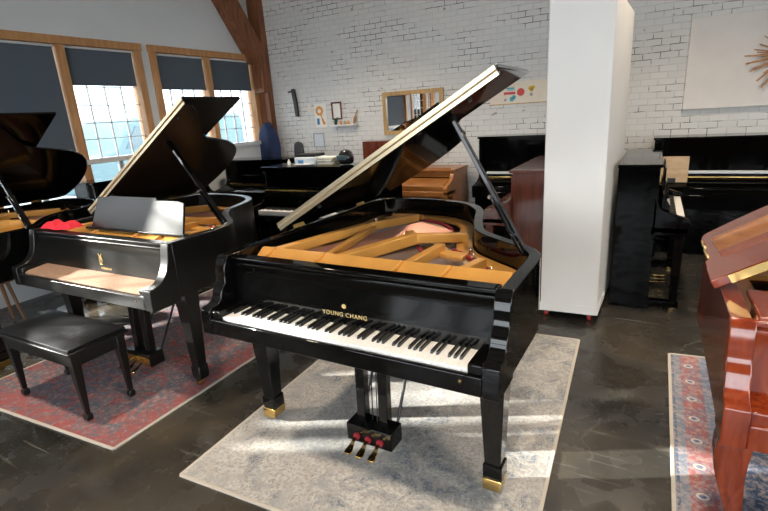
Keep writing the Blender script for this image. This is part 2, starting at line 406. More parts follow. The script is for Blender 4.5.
# right wall and front wall with big openings (behind the camera)
mb = MB()
mb.box(XR, XR+.25, YF-.3, -3.9, 0, ZC); mb.box(XR, XR+.25, -3.9, 1.0, 0, .9); mb.box(XR, XR+.25, -3.9, 1.0, 3.4, ZC); mb.box(XR, XR+.25, 1.0, YB, 0, ZC)
struct(mb.build('wall_right', 'drywall', smooth=0))
mb = MB()
mb.box(XW, -4.6, YF-.25, YF, 0, ZC); mb.box(4.6, XR, YF-.25, YF, 0, ZC); mb.box(-4.6, 4.6, YF-.25, YF, 0, .5); mb.box(-4.6, 4.6, YF-.25, YF, 3.5, ZC)
struct(mb.build('wall_front', 'drywall', smooth=0))
fr_ = MB()
for k in range(7): xx = -4.6+9.2*k/6; fr_.box(xx-.06, xx+.06, YF-.2, YF+.03, .5, 3.5)
fr_.box(-4.6, 4.6, YF-.2, YF+.03, .5, .6); fr_.box(-4.6, 4.6, YF-.2, YF+.03, 3.4, 3.5); fr_.box(-4.6, 4.6, YF-.15, YF, 2.35, 2.42)
fr_ = struct(fr_.build('window_5', 'fir')); box('pane', 'glass', -4.6, 4.6, YF-.12, YF-.11, .6, 3.4, fr_)
fr_ = MB()
for k in range(4): yy = -3.9+4.9*k/3; fr_.box(XR-.03, XR+.2, yy-.06, yy+.06, .9, 3.4)
fr_.box(XR-.03, XR+.2, -3.9, 1, .9, .98); fr_.box(XR-.03, XR+.2, -3.9, 1, 3.3, 3.4)
fr_ = struct(fr_.build('window_6', 'fir')); box('pane', 'glass', XR+.1, XR+.11, -3.9, 1., .98, 3.3, fr_)

# timber post and brace in the corner
MB().box(-5.5, -5.28, 6.09, YB, 0, ZC).build('trim_1', 'timber', bevel=.006)['kind'] = 'structure'
br = MB(); br.beam((-5.40, 6.07, 2.52), (-5.40, 4.87, 4.25), .20, .27, up=(0, .8, .6)); br.build('trim_2', 'timber', bevel=.006)['kind'] = 'structure'
MB().box(-5.46, -5.262, 5.98, 6.17, 2.03, 2.56).build('trim_3', 'timber', bevel=.006)['kind'] = 'structure'
bm_ = MB()
for yy in (-2.6, .9, 4.2): bm_.box(XW, XR, yy-.12, yy+.12, ZC-.32, ZC)
bm_.build('trim_4', 'timber', bevel=.01)['kind'] = 'structure'

# ------------------------------------------------------------------ rugs
def rug(name, pts, mat, label, edge=True, origin=(0, 0), rz=0.):
    t = thing(name, label, 'rug', (origin[0], origin[1], 0), rz)
    c, s = math.cos(-rz), math.sin(-rz)
    lp = [((x-origin[0])*c-(y-origin[1])*s, (x-origin[0])*s+(y-origin[1])*c) for x, y in pts]
    MB().prism(lp, .001, .009).build('pile', mat, t, .002)
    cx = sum(p[0] for p in lp)/4; cy = sum(p[1] for p in lp)/4
    e = MB()
    for i in range(4):
        a = Vector((*lp[i], .006)); b_ = Vector((*lp[(i+1) % 4], .006)); e.beam(a, b_, .016, .010)
    e.build('bound_edge', 'rug_edge', t, .002)
rug('area_rug', [(-1.86, 1.19), (-.27, 1.262), (-.346, 3.31), (-1.93, 3.24)], 'rug_cream', 'faded cream and grey-blue rug under the open shiny black grand piano')
rug('area_rug', [(-2.357, 1.175), (-3.84, 1.09), (-3.80, 3.35), (-2.37, 3.30)], 'rug_pink', 'worn red and slate rug under the satin black grand and its bench')
rug('oriental_rug', [(.187, .9), (2.4, .9), (2.4, 3.55), (.197, 3.31)], 'rug_red', 'red and blue patterned rug with a flower border at the right', origin=(.19, 0), rz=0.)

# ------------------------------------------------------------------ grand piano
def grand(label, loc, rz, case='black', lidm=None, al=.52, Wd=1.467, Lg=1.84, keys='full', text_s=None, cabriole=False, desk=False, brand_u=.7215, prop=True, vl=.63, vr=.172, rear=True, batten=False, legin=.104, flapw=None, name='grand_piano', flat=False, lcx=.758, pu=1.17, tray=False):
    t = thing(name, label, 'grand piano', loc, rz)
    k = Lg/1.84; rz_ = .972; zb = .622; ct = .063; kw = 1.225; ku = (Wd-kw)/2; lidm = lidm or case
    ctrl = [(Wd, vr), (Wd, .35), (Wd, .54), (Wd-.02, .66), (Wd-.10, .765), (Wd-.24, .875), (Wd-.37, .995), (Wd-.45, 1.15*k+.03), (Wd-.50, 1.34*k), (Wd-.56, 1.52*k), (Wd-.67, 1.68*k), (Wd-.84, 1.785*k), (Wd-1.05, 1.835*k), (.22, 1.84*k), (.06, 1.80*k), (0, 1.72*k), (0, 1.3*k), (0, .6), (0, vr)]
    outer = catmull(ctrl, 6); inner = offset(outer, .052)
    MB().band(outer, inner, zb+.02, rz_).build('rim', case, t, .004, smooth=50)
    inner2 = [(min(max(p[0], .045), Wd-.045), max(p[1], .25)) for p in offset(outer, .045)]
    MB().prism(inner2, .795, .808).build('soundboard', 'board', t, smooth=0)
    MB().prism([(p[0], max(p[1], .25)) for p in offset(outer, .03)], zb+.022, zb+.04).build('underside', 'black_int', t, smooth=0)
    # arms
    prof = [(0, zb), (0, .705), (.004, .742), (.02, .752), (.045, .754), (.062, .760), (.078, .772), (.086, .790), (.092, .812), (.104, .830), (.118, .842), (.125, .860), (.128, .890), (.133, .925), (.145, .955), (.165, rz_), (vr+.001, rz_), (vr+.001, zb)]
    if case == 'satin': prof = [(0, zb), (0, .735), (.006, .748), (.035, .752), (.065, .760), (.090, .775), (.112, .797), (.130, .825), (.143, .860), (.152, .900), (.158, .940), (.168, rz_), (vr+.001, rz_), (vr+.001, zb)]
    for a in (0, Wd-ct): MB().prism(prof, a, a+ct, 'x').build('arm', case, t, .004, smooth=50)
    for a, b_ in ((ct, ku-.002), (Wd-ku+.002, Wd-ct)): MB().box(a, b_, .012, .20, .69, .742).build('key_block', case, t, .006)
    MB().box(ct, Wd-ct, .02, .60, zb, .69).build('keybed', case, t, .004)
    ks = MB().box(ct, Wd-ct, 0, .022, zb+.002, .702).build('key_slip', case, t, .005)
    MB().lathe([(.006, 0), (.006, .003)], (Wd-ku-.02, -.003, .675), 12, Matrix.Rotation(-PI/2, 3, 'X')).build('lock', 'brass', ks)
    # fallboard: curved panel behind keys
    fp = [(.176, .700), (.178, .735), (.183, .80), (.189, .87), (.190, .905), (.184, .918), (.184, .932), (.192, .940), (.212, .940), (.215, .90), (.215, .70)]
    fb = MB().prism(fp, ct+.001, Wd-ct-.001, 'x').build('fallboard', case, t, .002, smooth=50)
    # front shelf above the fallboard, and the raised front ledge
    MB().box(ct, Wd-ct, .178, .245, .944, .964).build('music_shelf', case, t, .005)
    MB().box(ct, Wd-ct, .218, .235, .86, .945).build('shelf_front', case, t, .003)
    if keys == 'full':
        pitch = kw/52
        wm = MB().box(.0006, pitch-.0006, .026, .176, .692, .7126); 
        w0 = wm.build('white_key', 'ivory', t, .0012)
        kf = MB().box(0, .0115, .078, .176, .712, .7245)
        kf = MB().add([(0, .078, .711), (.0115, .078, .711), (.0115, .176, .711), (0, .176, .711), (.0014, .084, .7245), (.0101, .084, .7245), (.0101, .176, .7245), (.0014, .176, .7245)], [(0, 3, 2, 1), (4, 5, 6, 7), (0, 1, 5, 4), (1, 2, 6, 5), (2, 3, 7, 6), (3, 0, 4, 7)])
        b0 = kf.build('black_key', 'ebony', t)
        notes = 'ABCDEFG'
        first_w = first_b = True
        for i in range(52):
            o = w0 if first_w else w0.copy()
            if not first_w: COL.objects.link(o)
            first_w = False; o.parent = t; o.location = (ku+i*pitch, 0, 0)
            if i < 51 and notes[i % 7] in 'ACDFG':
                o = b0 if first_b else b0.copy()
                if not first_b: COL.objects.link(o)
                first_b = False; o.parent = t; o.location = (ku+(i+1)*pitch-.00575, 0, 0)
    elif keys == 'cover':
        MB().prism([(.026, .700), (.026, .7135), (.05, .722), (.176, .735), (.176, .70)], ku, Wd-ku, 'x').build('key_cover', 'felt_tan', t, .003, smooth=60)
    # plate
    pl = MB()
    pin = [(p[0], max(p[1], .262)) for p in offset(outer, .060)]; pin2 = [(p[0], max(p[1], .262)) for p in offset(outer, .150)]
    pl.band(pin, pin2, .84, .862)
    pl.box(.07, Wd-.07, .245, .40, .862, .885)
    pl.prism([(.285, .885), (.392, .958), (.410, .958), (.410, .885)], .075, Wd-.065, 'x')
    for u in (.155, .47, .90, 1.13): pl.beam((u-.035, .255, .885), (u+.01, .395, .952), .016, .035)
    for a, b_, w_, h_ in [((.17, .40, .935), (.36, 1.02*k, .945), .045, .05), ((.36, 1.02*k, .945), (.46, 1.46*k, .91), .05, .05), ((.45, .41, .915), (.372, 1.06*k, .93), .035, .035),
                          ((.56, .41, .925), (.72, .90*k, .925), .055, .06), ((.72, .90*k, .925), (.93, 1.14*k, .885), .06, .05), ((.90, .41, .915), (.905, .84, .90), .045, .05), ((1.16, .41, .915), (1.19, .66, .90), .04, .05)]:
        pl.beam(a, b_, w_, h_)
    pl.beam((.72, .90*k, .90), (.50, 1.25*k, .87), .06, .03); pl.beam((.905, .80, .88), (1.05, .80, .87), .08, .03)
    for q in range(0, len(pin)-1, 9): pl.lathe([(.012, 0), (.012, .008), (.006, .014)], (*pin2[q], .862), 10)
    pl.build('plate', 'plate', t, .004)
    # bright bolts beside the treble rim, nose-bolt post
    for u, v in ((1.05, .88), (1.09, .80), (1.13, .74), (1.17, .69), (1.24, .62), (1.34, .50)):
        MB().lathe([(.009, 0), (.011, .012), (.010, .03), (.004, .034)], (u, v, .862), 12).build('plate_bolt', 'nickel', t)
    MB().lathe([(.010, 0), (.010, .05), (.006, .055)], (.384, 1.06*k, .94), 12).build('nose_bolt', 'nickel', t)
    # tuning pins, strings, felts
    tp = MB()
    for i in range(80):
        u = .12+i*(Wd-.24)/80
        for r_ in range(2): tp.lathe([(.0032, 0), (.0032, .022)], (u+.006*r_, .252+.012*r_+.006*(i % 2), .885), 5)
    tp.build('tuning_pins', 'nickel', t, smooth=0)['kind'] = 'stuff'
    def wires(n, a0, a1, b0, b1, z0, z1, r, nm, mt):
        w_ = MB()
        for i in range(n):
            f = i/(n-1); p = Vector(a0).lerp(Vector(a1), f); q = Vector(b0).lerp(Vector(b1), f)
            w_.rod((p.x, p.y, z0), (q.x, q.y, z1), r, 4)
        w_.build(nm, mt, t, smooth=0)['kind'] = 'stuff'
    wires(34, (.20, .41), (.42, .41), (.50, 1.44*k), (.80, 1.26*k), .91, .885, .0022, 'bass_strings', 'copper')
    wires(60, (.47, .41), (.88, .41), (.22, 1.62*k), (.74, 1.00*k), .895, .865, .0016, 'tenor_strings', 'string')
    wires(56, (.92, .41), (1.36, .41), (.90, .95), (1.30, .55), .895, .865, .0014, 'treble_strings', 'string')
    for pts in ([(.46, 1.56*k), (.60, 1.50*k), (.72, 1.38*k), (.80, 1.24*k)], [(.70, .95*k), (.76, .86*k), (.85, .78)], [(.93, .92), (1.05, .82), (1.2, .66)]):
        c_ = catmull(pts, 5); MB().band(c_, offset(c_, .022), .862, .874).build('red_felt_strip', 'redfelt', t)
    MB().box(.075, Wd-.065, .272, .284, .885, .893).build('red_felt_strip', 'redfelt', t)
    br_ = MB()
    c_ = catmull([(.40, 1.30*k), (.62, 1.14*k), (.84, .98), (1.05, .76), (1.30, .50)], 5); br_.band(c_, offset(c_, .03), .808, .858)
    c_ = catmull([(.46, 1.50*k), (.62, 1.42*k), (.74, 1.30*k)], 5); br_.band(c_, offset(c_, .03), .808, .868)
    br_.build('bridge', 'tan', t)
    # legs
    zt = zb+.02
    legs = [(legin, .29), (Wd-legin, .29), (.52, 1.50*k)]
    for u, v in legs:
        if cabriole:
            L_ = MB(); secs = []
            sx = -1 if u < Wd/2 else 1
            for f, dx, w_ in ((0, 0, .115), (.12, .022, .13), (.28, .038, .125), (.45, .022, .095), (.62, 0, .07), (.78, -.012, .055), (.9, -.002, .055), (.97, .012, .068), (1., .012, .064)):
                secs.append((u+sx*dx, v-dx*.7, zt*(1-f)+.03*f, w_*.78, w_*.9))
            L_.sweep(secs[::-1]); o = L_.build('leg', case, t, .006, sub=1)
        else:
            g_ = .84 if case == 'satin' else .94
            L_ = MB(); L_.sweep([(u, v, .13, .074*g_, .074*g_), (u, v, zt-.10, .112*g_, .112*g_), (u, v, zt-.09, .118*g_, .118*g_), (u, v, zt, .12*g_, .12*g_)])
            L_.sweep([(u, v, .050 if case == 'satin' else .068, .078*g_, .078*g_), (u, v, .082, .088*g_, .088*g_), (u, v, .135, .088*g_, .088*g_), (u, v, .143, .076*g_, .076*g_)])
            o = L_.build('leg', case, t, .003)
        if not cabriole and case != 'satin':
            fe = MB().sweep([(u, v-.006, .022, .074, .090), (u, v-.004, .040, .078, .094), (u, v, .072, .084, .090)]).build('ferrule', 'brass', o, .003)
        MB().lathe([(.026, -.012), (.026, .012)], (u, v-.012, .026), 16, Matrix.Rotation(PI/2, 3, 'Y')).build('caster', 'brass', o)
    # lyre
    lc = lcx
    ly = MB(); ly.box(lc-.125, lc+.125, .235, .345, .055, .150)
    for s_ in (-.062, .062): ly.sweep([(lc+s_, .30, .148, .050, .045), (lc+s_, .31, .40, .050, .045), (lc+s_, .33, zb, .062, .055)])
    ly.box(lc-.11, lc+.11, .28, .38, zb-.03, zb+.002)
    lyre = ly.build('pedal_lyre', case, t, .004)
    rd = MB()
    for s_ in (-.013, .013): rd.rod((lc+s_, .305, .15), (lc+s_, .335, zb), .003, 6)
    for s_ in (-.10, .10): rd.rod((lc+s_, .34, .12), (lc+s_*.9, .66, zb+.02), .008, 8)
    rd.build('brace_rod', 'plastic_blk' if case != 'mahog' else case, lyre)
    satin = case == 'satin'
    if satin: MB().box(lc-.118, lc+.118, .229, .236, .062, .125).build('brass_face', 'brass', lyre, .001)
    for s_ in (-.065, 0, .065):
        if not satin: MB().lathe([(.018, 0), (.018, .012), (.010, .013)], (lc+s_, .236, .092), 14, Matrix.Rotation(PI/2, 3, 'X')).build('pedal_felt', 'redfelt', lyre)
        p_ = MB(); path = catmull([(.24, .088, .014), (.20, .082, .014), (.18, .068, .022), (.155, .058, .034), (.132, .057, .026)], 3)
        vs = []; fs = []
        for j, (v, z, w_) in enumerate(path):
            vs += [(lc+s_-w_/2*1.2, v, z), (lc+s_+w_/2*1.2, v, z), (lc+s_+w_/2*1.1, v, z+.008), (lc+s_-w_/2*1.1, v, z+.008)]
            if j: a = 4*j-4; fs += [(a, a+1, a+5, a+4), (a+1, a+2, a+6, a+5), (a+2, a+3, a+7, a+6), (a+3, a, a+4, a+7)]
        fs += [(0, 3, 2, 1), (len(vs)-4, len(vs)-3, len(vs)-2, len(vs)-1)]
        p_.add(vs, fs).build('pedal', 'brass' if not cabriole else 'brass', lyre, .002)
    # lid: main leaf + folded front flap, hinged on the bass side
    lz = rz_+.012; th = .021
    Mt = Matrix.Translation((0, 0, lz)) @ Matrix.Rotation(-al, 4, 'Y')
    lo = offset(outer, -.010)
    body = [p for p in lo if p[1] >= vl]
    poly = [(Wd+.010, vl)] + body + [(-.010, vl)]
    lid = MB().prism(poly, 0, th, 'z', Mt).build('lid', lidm, t, .004, smooth=40)
    fwid = flapw or (vl-vr+.055)
    if flat: MB().prism([(Wd+.010, vl-.32), (Wd+.010, vl-.004), (-.022, vl-.004), (-.022, vl-.32)], 0, th*1.5, 'z', Mt).build('front_flap', lidm, t, .004); MB().box(.03, Wd, vl-.328, vl-.318, .002, th*1.4, Mt).build('sunlit_edge', 'brass', lid)  # brass colour stands in for sunlight on the lid's front edge
    else: MB().prism([(Wd+.010, vl-.001), (Wd+.010, vl+fwid), (-.010, vl+fwid), (-.010, vl-.001)], th+.008, 2*th+.008, 'z', Mt).build('front_flap', lidm, t, .004)
    if not flat:
        hg = MB().box(.0, Wd, vl-.003, vl+.003, .003, th+.001, Mt).box(.0, Wd, vl-.003, vl+.003, th+.008, 2*th+.006, Mt)
        hg.rod(Mt @ Vector((0, vl-.004, th+.004)), Mt @ Vector((Wd, vl-.004, th+.004)), .0048, 8)
        hg.build('flap_hinge', 'hinge', lid)
    for v in (vl+.12, 1.45*k): MB().box(-.014, -.006, v, v+.10, -.03, .03, Mt).build('lid_hinge', 'brass', lid)
    # rubber buttons under the lid front edge
    for u in (.3, 1.3): MB().lathe([(.010, 0), (.010, -.012)], Mt @ Vector((u, vl+.04, 0)), 10, Mt.to_3x3()).build('lid_button', 'rubber', lid)
    if batten: MB().box(.03, Wd-.14, vl+.12, vl+.16, th-.004, th+.05, Mt).build('lid_batten', 'oak', lid, .003)
    if prop:
        foot = Vector((Wd-.085, .70, rz_-.03)); top = Mt @ Vector((pu, .745, -.004))
        ps = MB().beam(foot, top, .020, .030, up=(0, 1, 0)).build('prop_stick', case if case != 'satin' else 'black', t, .003)
        mid = foot.lerp(top, .42); MB().beam(foot.lerp(top, .0)+Vector((-.014, -.012, 0)), mid+Vector((-.014, -.012, 0)), .014, .022, up=(0, 1, 0)).build('short_prop', case if case != 'satin' else 'black', ps, .002)
        MB().rod(mid+Vector((-.02, -.03, 0)), mid+Vector((.0, .02, 0)), .008, 10).build('prop_pin', 'nickel', ps)
        MB().box(Wd-.052-.004, Wd-.050, .64, .66, .905, .94).build('prop_latch', 'brass', t)
    if desk:
        dm = Matrix.Translation((0, .37, .962)) @ Matrix.Rotation(math.radians(-14), 4, 'X')
        dp = [(.40, 0), (1.33, 0), (1.33, .195), (1.28, .205), (1.08, .205), (1.07, .222), (.60, .222), (.57, .215), (.47, .215)]
        MB().prism(dp, 0, .014, 'y', dm).build('music_desk', case, t, .002)
        MB().box(.36, 1.36, .352, .392, .955, .968).build('desk_rail', case, t, .003)
    if tray: MB().box(.07, Wd-.07, .19, .52, .955, .974).build('closed_music_desk', case, t, .004)
    if text_s:
        tm = Matrix.Translation((brand_u, .1800-.0012, .757)) @ Matrix.Rotation(PI/2-.06, 4, 'X')
        text('brand_lettering', text_s[0], text_s[1], 'gold', fb, tm)
        if text_s[2] == 'round':
            e = MB()
            e.lathe([(.011, 0), (.011, .002)], (brand_u, .1822, .797), 18, Matrix.Rotation(PI/2, 3, 'X'))
            e.build('brand_emblem', 'gold', fb)
        else:
            e = MB(); f_ = .182
            for s_ in (-1, 1):
                c_ = catmull([(s_*.003, .79), (s_*.016, .80), (s_*.012, .82), (s_*.008, .835), (s_*.016, .852)], 4)
                for a_, b_ in zip(c_, c_[1:]): e.rod((brand_u-.05+a_[0], f_+.001, a_[1]), (brand_u-.05+b_[0], f_+.001, b_[1]), .0022, 5)
            e.box(brand_u-.066, brand_u-.034, f_-.001, f_+.004, .780, .785)
            for q in (-.004, 0, .004): e.rod((brand_u-.05+q, f_+.001, .785), (brand_u-.05+q, f_+.001, .84), .001, 4)
            e.build('brand_emblem', 'gold', fb)
    return t

P1 = grand('gloss black grand piano with raised lid on the cream rug, centre of room', (-1.857, 1.461, .0095), -.0217, 'black', al=.52, text_s=('YOUNG CHANG', .0285, 'round'))
K = grand('satin black grand piano with raised music desk and tan key cover', (-3.79, 1.54, .0095), .0, 'satin', lidm='satin_lid', al=.535, Wd=1.452, Lg=1.70, pu=1.02, lcx=.825, keys='cover', desk=True, text_s=('STEINWAY', .020, 'lyre'), brand_u=.80, legin=.085, vl=.62, vr=.19)
J = grand('leftmost black grand piano with raised lid, beside the windows', (-5.36, 1.12, 0), .0, 'black', lidm='black_lid', al=.54, Wd=1.452, Lg=1.75, keys='none', pu=1.02)
Q = grand('polished red mahogany grand piano with curved legs at the right edge', (.234, 1.47, .0095), .0, 'mahog', al=.55, Lg=1.40, vl=.80, keys='full', cabriole=True, batten=True, prop=False, legin=.095, flat=True, tray=True)
Q.scale = (1, .72, 1)

# ------------------------------------------------------------------ upright pianos
def upright(label, loc, rz, w=1.48, h=1.22, d=.36, case='black_up', keyd=.27, open_keys=False, legs=True, name='upright_piano', lip=True, bodyback=None):
    """local: front faces -y at y=0 (body front), keyboard sticks out to -keyd, body runs back to d; x 0..w"""
    t = thing(name, label, 'upright piano', loc, rz)
    for a in (0, w-.035): MB().prism([(0, 0), (d, 0), (d, h-.02), (.012, h-.02), (0, h-.05)], a, a+.035, 'x').build('side_panel', case, t, .003)
    MB().box(-.012, w+.012, -.018, d+.006, h-.02, h+.004).build('top_lid', case, t, .006)
    MB().box(.035, w-.035, .015, .035, .80, h-.02).build('upper_panel', case, t, .002)
    MB().box(.035, w-.035, .02, .04, .12, .60).build('lower_panel', case, t, .002)
    MB().box(.035, w-.035, .01, d, .0, .12).build('bottom_rail', case, t, .003)
    MB().box(.035, w-.035, d-.03, d-.005, .12, h-.02).build('back_panel', case, t)
    MB().box(0, w, -keyd, .03, .60, .665).build('keybed', case, t, .006)
    for a in (0, w-.05): MB().prism([(-keyd, .665), (-keyd-.01, .70), (-keyd+.01, .735), (-.10, .765), (-.03, .80), (.02, .88), (.02, .62), (-keyd, .62)], a, a+.05, 'x').build('arm', case, t, .004, smooth=50)
    if open_keys:
        MB().box(.10, w-.10, -keyd+.02, -.09, .665, .71).build('keyboard', 'ivory', t, .002)
        bk = MB(); n = 0
        for i in range(51):
            if 'ABCDEFG'[i % 7] in 'ACDFG': x = .10+(i+1)*(w-.2)/52; bk.box(x-.006, x+.006, -keyd+.075, -.09, .71, .722)
        bk.build('black_keys', 'ebony', t)
        MB().prism([(-.09, .70), (-.085, .82), (-.04, .90), (-.03, .90), (-.03, .70)], .05, w-.05, 'x').build('fallboard', case, t, .003)
        if open_keys != 2: MB().box(.25, w-.25, -.045, -.035, .90, 1.07).build('music_desk', case, t, .002)
    else:
        MB().prism([(-keyd+.005, .665), (-keyd, .73), (-keyd+.02, .748), (-.10, .775), (.012, .80), (.012, .665)], .051, w-.051, 'x').build('fallboard', case, t, .004)
        MB().box(.055, w-.055, -.012, .012, .80, .812).build('hinge_strip', 'brass', t)
    if open_keys == 2: MB().box(.055, w-.055, -.048, -.038, .885, .900).build('hinge_strip', 'brass', t)
    if lip == 'pale': MB().box(.10, w-.10, -.030, .018, .842, .868).build('music_ledge_or_glint', 'greyplastic', t, .003)  # pale bar stands in for the bright reflection on the closed key lid
    else: MB().box(.04, w-.04, -.004, .018, .90, .92).build('music_ledge_or_glint', case, t, .003)
    for a in (.03, w-.09):
        if legs: MB().sweep([(a+.03, -keyd+.05, .05, .05, .05), (a+.03, -keyd+.05, .60, .065, .065)]).build('leg', case, t, .004)
        MB().box(a, a+.06, -keyd+.01, .02, .02, .07).build('toe_block', case, t, .006)
        MB().lathe([(.02, -.012), (.02, .012)], (a+.03, -keyd+.05, .02), 14, Matrix.Rotation(PI/2, 3, 'Y')).build('caster', 'brass', t)
    for q in (-.09, 0, .09): MB().box(w/2+q-.016, w/2+q+.016, -.12, .02, .065, .075).build('pedal', 'brass', t, .003)
    return t
upright('black upright piano carrying the printer and helmet, left of centre', (-3.70, 4.02, 0), 0, h=1.13, w=1.5, open_keys=2)
upright('black upright piano in the far left corner beside the timber post', (-5.24, 4.95, 0), 0, h=1.12, w=1.06)
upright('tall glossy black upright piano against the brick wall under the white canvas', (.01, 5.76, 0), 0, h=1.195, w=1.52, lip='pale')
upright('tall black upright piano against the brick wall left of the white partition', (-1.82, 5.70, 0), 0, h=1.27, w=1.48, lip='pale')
upright('glossy black upright piano seen end-on right of the white partition', (.06, 4.06, 0), PI/2, h=1.125, w=1.2, d=.275, keyd=.215, open_keys=True)
upright('red-brown upright piano seen end-on left of the white partition', (-1.03, 5.30, 0), -PI/2, h=1.08, w=1.2, d=.33, keyd=.25, case='mahog_up')
upright('low golden oak upright piano against the brick wall', (-3.50, 5.62, 0), 0, h=.90, w=1.39, d=.50, case='oak', keyd=.24)
upright('dark upright piano with its back to the left windows', (-5.08, 2.98, 0), PI/2, h=1.10, w=1.5, d=.36)

# partition panel on casters
t = thing('partition_panel', 'tall white rolling partition panel on red casters', 'partition', (-.675, 3.63, 0))
MB().prism([(0, 0), (.405, .02), (.455, 1.16), (.04, 1.16)], .06, 2.27).build('panel', 'white', t, .006)
MB().prism([(-.004, -.004), (.409, .016), (.425, .40), (.010, .40)], .062, .13).build('base_board', 'white', t, .003)
for x, y in ((.04, .06), (.35, .07), (.08, 1.08), (.40, 1.08)):
    c_ = MB().lathe([(.026, -.013), (.026, .013)], (x, y, .027), 16, Matrix.Rotation(PI/2, 3, 'Y')).build('caster', 'redwheel', t)
    MB().box(x-.02, x+.02, y-.02, y+.02, .045, .062).build('caster_fork', 'nickel', c_)

t = thing('sun_blocker', 'unseen plain wooden shelf unit added behind the camera to block low sun', 'sun_blocker', (-5.46, -1.62, 0))  # added out of view to keep low sun off the front rug
for y in (0, 1.23): MB().box(0, .34, y, y+.03, 0, 1.66).build('side_panel', 'tan', t, .002)
MB().box(0, .015, .03, 1.23, 0, 1.66).build('back_panel', 'tan', t)
for z in (.06, .45, .85, 1.25, 1.635): MB().box(.015, .34, .03, 1.23, z, z+.025).build('shelf', 'tan', t)

# ------------------------------------------------------------------ bench
t = thing('piano_bench', 'black padded piano bench in front of the satin black grand', 'bench', (-3.44, 1.235, .0095))
bw, bd = .75, .34
cu = MB()
nx, ny = 14, 8; vs = []; fs = []
for j in range(ny+1):
    for i in range(nx+1):
        fx, fy = i/nx, j/ny
        vs.append((fx*bw, fy*bd, .470+.028*(min(1, 6*fx)*min(1, 6*(1-fx))*min(1, 4*fy)*min(1, 4*(1-fy)))**.5))
for j in range(ny):
    for i in range(nx): a = j*(nx+1)+i; fs.append((a, a+1, a+nx+2, a+nx+1))
cu.add(vs, fs); o = len(vs)
cu.box(0, bw, 0, bd, .448, .471); cu.build('seat', 'leather', t, .004, smooth=60)
MB().box(-.008, bw+.008, -.008, bd+.008, .432, .449).build('seat_rim', 'satin', t, .004)
ap = MB(); ap.box(.02, bw-.02, .012, .032, .355, .433); ap.box(.02, bw-.02, bd-.032, bd-.012, .355, .433); ap.box(.012, .032, .02, bd-.02, .355, .433); ap.box(bw-.032, bw-.012, .02, bd-.02, .355, .433)
ap.build('apron', 'satin', t, .002)
for x in (.035, bw-.035):
    for y in (.035, bd-.035):
        MB().sweep([(x, y, .055, .026, .026), (x, y, .33, .048, .048), (x, y, .433, .054, .054)]).sweep([(x, y, 0.009, .026, .026), (x, y, .02, .038, .038), (x, y, .045, .038, .038), (x, y, .056, .026, .026)]).build('leg', 'satin', t, .004)

t = thing('darkening_bench', 'added black bench darkening the wall behind the leftmost grand piano', 'bench', (-5.2, 2.63, 0))  # added to darken the pale wall under the windows
MB().box(0, .7, 0, .34, .42, .47).build('seat', 'leather', t, .01); MB().box(.02, .68, .02, .32, .33, .42).build('apron', 'black_int', t, .004)
for x in (.04, .66):
    for y in (.04, .30): MB().sweep([(x, y, 0, .03, .03), (x, y, .33, .05, .05)]).build('leg', 'black_int', t, .003)
t = thing('stool', 'small brown wooden stool standing under the leftmost grand piano', 'stool', (-4.95, 1.86, 0))
MB().lathe([(.14, .40), (.15, .41), (.15, .43), (.14, .44)], n=24).build('seat', 'rosewood', t)
for k in range(4):
    a = PI/4+k*PI/2; MB().rod((.15*math.cos(a), .15*math.sin(a), 0), (.09*math.cos(a), .09*math.sin(a), .405), .013, 8, .017).build('leg', 'rosewood', t)

# red cloth lying on the satin grand
t = MB(); vs = []; fs = []; n, m_ = 18, 10
for j in range(m_+1):
    for i in range(n+1):
        fx, fy = i/n, j/m_
        e_ = min(1, 5*fx)*min(1, 5*(1-fx))*min(1, 4*fy)*min(1, 4*(1-fy))
        z = .040*e_**.4*(1+.25*math.sin(fx*9)+.15*math.cos(fy*7))*(1-.45*math.exp(-((fx-.5)/.08)**2))
        vs.append((fx*.29, fy*.11+.01*math.sin(fx*8), z))
o = len(vs); vs += [(v[0], v[1], 0) for v in vs[:o]]
for j in range(m_):
    for i in range(n): a = j*(n+1)+i; fs += [(a, a+1, a+n+2, a+n+1), (o+a, o+a+n+1, o+a+n+2, o+a+1)]
t.add(vs, fs)
tag(t.build('folded_cloth', 'redcloth', loc=(-3.70, 1.735, .985), rot=(0, 0, .1)), 'bright red folded cloth on the left front of the satin grand', 'cloth')

# ------------------------------------------------------------------ wall things (back wall y=6.2)
def wbox(name, mat, x0, x1, z0, z1, d, parent=None, off=0., bevel=0.): return box(name, mat, x0, x1, YB-d-off, YB-off-.0005, z0, z1, parent, bevel)
def frame(name, label, cat, x0, x1, z0, z1, fm, inner, fw=.03, d=.03, innername='picture'):
    t = thing(name, label, cat, ((x0+x1)/2, YB, z0))
    ox = (x0+x1)/2; hw = (x1-x0)/2; H_ = z1-z0
    f = MB(); f.box(-hw, -hw+fw, -d, -.001, 0, H_); f.box(hw-fw, hw, -d, -.001, 0, H_); f.box(-hw+fw, hw-fw, -d, -.001, 0, fw); f.box(-hw+fw, hw-fw, -d, -.001, H_-fw, H_)
    f.build('frame', fm, t, .006)
    MB().box(-hw+fw, hw-fw, -d*.4, -.001, fw, H_-fw).build(innername, inner, t)
    return t
frame('wall_mirror', 'gilt framed mirror hanging on the brick wall', 'mirror', -3.335, -2.44, 1.315, 1.885, 'giltframe', 'mirror', .055, .045, 'mirror_glass')
frame('picture_frame', 'small dark red framed certificate on the brick wall', 'picture', -4.205, -4.03, 1.565, 1.815, 'darkframe', 'paper', .022, .02, 'certificate')
frame('clipboard_sign', 'small grey rimmed white notice low on the wall above the printer', 'sign', -4.585, -4.385, 1.175, 1.385, 'greyprint', 'greyplastic', .014, .015, 'notice')
t = thing('wall_poster', 'white poster with an orange flower print on the brick wall', 'poster', (-4.41, YB, 1.47))
